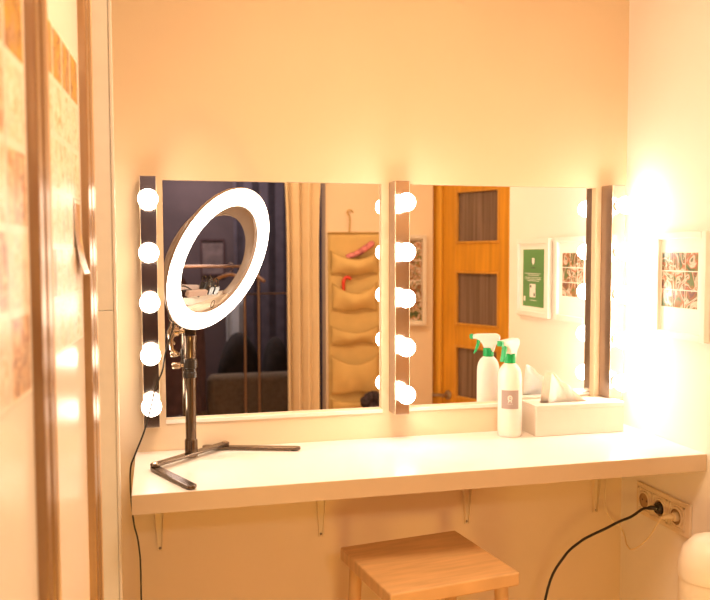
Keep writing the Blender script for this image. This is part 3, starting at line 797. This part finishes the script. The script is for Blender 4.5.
def hanger(loc, rz, label):
    e = empty('coat_hanger', label, 'hanger', loc, rz, group='wooden hangers on the rack')
    pts = smooth_path([(-.13, 0, -.092), (-.07, 0, -.066), (0, 0, -.050), (.07, 0, -.066), (.13, 0, -.092)], 5)
    obj('hanger_arms', tube(B(), pts, .010, 10), M['hangerwood'], e, smooth=True)
    obj('hanger_hook', tube(B(), smooth_path([(0, 0, -.046), (0, 0, -.030), (.019, 0, -.012), (.022, 0, .004), (.012, 0, .019), (-.006, 0, .021), (-.020, 0, .008)], 5), .002, 8), M['copper'], e, smooth=True)
    return e
hanger((.455, -2.9615, 1.520), .75, 'bare wooden hanger on the rail seen through the ring light')
hanger((.585, -3.000, 1.520), 1.0, 'wooden hanger at the end of the rail beside the curtain')
def coat(x, y, ztop, zbot, w, d, m, label):
    def fn(u, v):
        a = 2*PI*u; t = 1-v
        sh = min(1, .35+2.6*t) if t < .25 else 1+.10*(t-.25)
        fold = 1+.10*math.sin(7*a+3*t)
        return (x+w*sh*math.cos(a)*fold, y+d*sh*math.sin(a)*fold, zbot+(ztop-zbot)*v)
    o = obj('hanging_coat', grid(B(), fn, 36, 16), m, smooth=True, angle=180); tag(o, label, 'coat', 'coats on the rack'); return o
coat(.10, -2.955, 1.46, .62, .17, .07, M['maroon'], 'dark maroon coat hanging on the rack, at the mirror edge behind the post')
AC = empty('armchair', 'brown upholstered armchair standing in the dark room', 'armchair', (.62, -3.55, 0))
bm = box(B(), (-.30, .20, .10), (.32, .33, .80)); obj('backrest', bm, M['armchair'], AC, bevel=.05, bseg=4, smooth=True)
bm = box(B(), (-.30, -.30, .10), (.32, .20, .42)); obj('seat', bm, M['armchair'], AC, bevel=.03, bseg=3, smooth=True)
for s in (-.37, .32): obj('armrest', box(B(), (s, -.30, .10), (s+.07, .30, .58)), M['armchair'], AC, bevel=.03, bseg=3, smooth=True)
for x in (-.32, .34):
    for y in (-.26, .28): obj('leg', tube(B(), [(x, y, .11), (x, y, 0)], [.02, .015], 10), M['darkcloth'], AC)
def lump(x, y, z0, rx, ry, h, m, name, label, cat, seed):
    random.seed(seed); k = [random.uniform(-1, 1) for _ in range(6)]
    def fn(u, v):
        a = 2*PI*u; t = PI*(v-.5)
        w = 1+.10*math.sin(2*a+k[0]*3+2*t)+.06*math.sin(5*a+k[1]*4)
        return (x+rx*math.cos(t)*math.cos(a)*w, y+ry*math.cos(t)*math.sin(a)*w, z0+h/2*(1+math.sin(t)))
    o = obj(name, grid(B(), fn, 30, 16), m, smooth=True, angle=180); tag(o, label, cat); return o
lump(.57, -3.62, .425, .15, .10, .62, M['darkcloth'], 'black_bag', 'large black bag heaped on the armchair seat', 'bag', 2)
lump(.83, -3.62, .425, .10, .10, .58, M['darkcloth'], 'dark_cushion', 'dark cushion propped in the armchair beside the black bag', 'cushion', 4)
tag(cloth('navy_curtain', .62, 1.5, -4.50, .03, 2.5, 7, .016, M['blue'], .3), 'navy curtain hanging at the far end of the dark room', 'curtain')
tag(cloth('folding_screen', .54, .68, -4.40, .0, 1.26, 1.5, .018, M['paleblue'], .9), 'narrow pale blue standing screen before the dark far wall', 'screen')
PF = empty('dim_picture', 'dim framed picture on the far dark wall, seen through the ring', 'picture', (.36, -4.628, 1.42))
bm = B(); box(bm, (0, 0, 0), (.015, .02, .30)); box(bm, (.185, 0, 0), (.20, .02, .30)); box(bm, (.015, 0, 0), (.185, .02, .015)); box(bm, (.015, 0, .285), (.185, .02, .30))
obj('frame_moulding', bm, M['maroon'], PF); obj('picture_print', box(B(), (.015, 0, .015), (.185, .008, .285)), M['dimprint'], PF)

# ------------------------------------------------------------------ light
def area(name, loc, size, power, col, rot=(0, 0, 0)):
    l = bpy.data.lights.new(name, 'AREA'); l.shape = 'DISK'; l.size = size; l.energy = power; l.color = col
    o = bpy.data.objects.new(name, l); COL.objects.link(o); o.location = loc; o.rotation_euler = rot; return o
area('ceiling_light', (.42, -1.12, 2.60), .5, 18, (1, .67, .41))
area('ceiling_light_alcove', (1.75, -1.15, 2.60), .3, 6, (1, .72, .48))
area('low_fill_light', (.30, -1.70, .55), .35, 6.0, (1, .62, .17), (math.radians(90), 0, math.radians(-27)))  # unseen fill light added to brighten the walls under the counter
area('dark_room_light', (.3, -3.9, 2.60), .5, 26, (1, .80, .74))
wd_ = bpy.data.worlds.new('world'); S.world = wd_; wd_.use_nodes = True
wd_.node_tree.nodes['Background'].inputs[0].default_value = (1, .75, .45, 1); wd_.node_tree.nodes['Background'].inputs[1].default_value = .05

# ------------------------------------------------------------------ camera
yaw, pitch, roll = .2426, -.0577, -.0028
f = Vector((math.sin(yaw)*math.cos(pitch), math.cos(yaw)*math.cos(pitch), math.sin(pitch)))
r = Vector((math.cos(yaw), -math.sin(yaw), 0)); u = r.cross(f)
r2 = r*math.cos(roll)+u*math.sin(roll); u2 = -r*math.sin(roll)+u*math.cos(roll)
cam = bpy.data.cameras.new('camera'); co = bpy.data.objects.new('camera', cam); COL.objects.link(co)
cp = Vector((0, -2.0818, 1.599))
co.matrix_world = Matrix(((r2.x, u2.x, -f.x, cp.x), (r2.y, u2.y, -f.y, cp.y), (r2.z, u2.z, -f.z, cp.z), (0, 0, 0, 1)))
cam.sensor_width = 36; cam.lens = 36*806.2/710
cam.clip_start = .02
cam.dof.use_dof = True; cam.dof.focus_distance = 2.05; cam.dof.aperture_fstop = 4.0
S.camera = co
S.view_settings.view_transform = 'Standard'
S.view_settings.look = 'None'
S.view_settings.exposure = 0.25
S.cycles.max_bounces = 10; S.cycles.diffuse_bounces = 5; S.cycles.glossy_bounces = 8
S.cycles.use_denoising = True
S.cycles.caustics_reflective = True
S.cycles.blur_glossy = .5
S.cycles.sample_clamp_indirect = 6
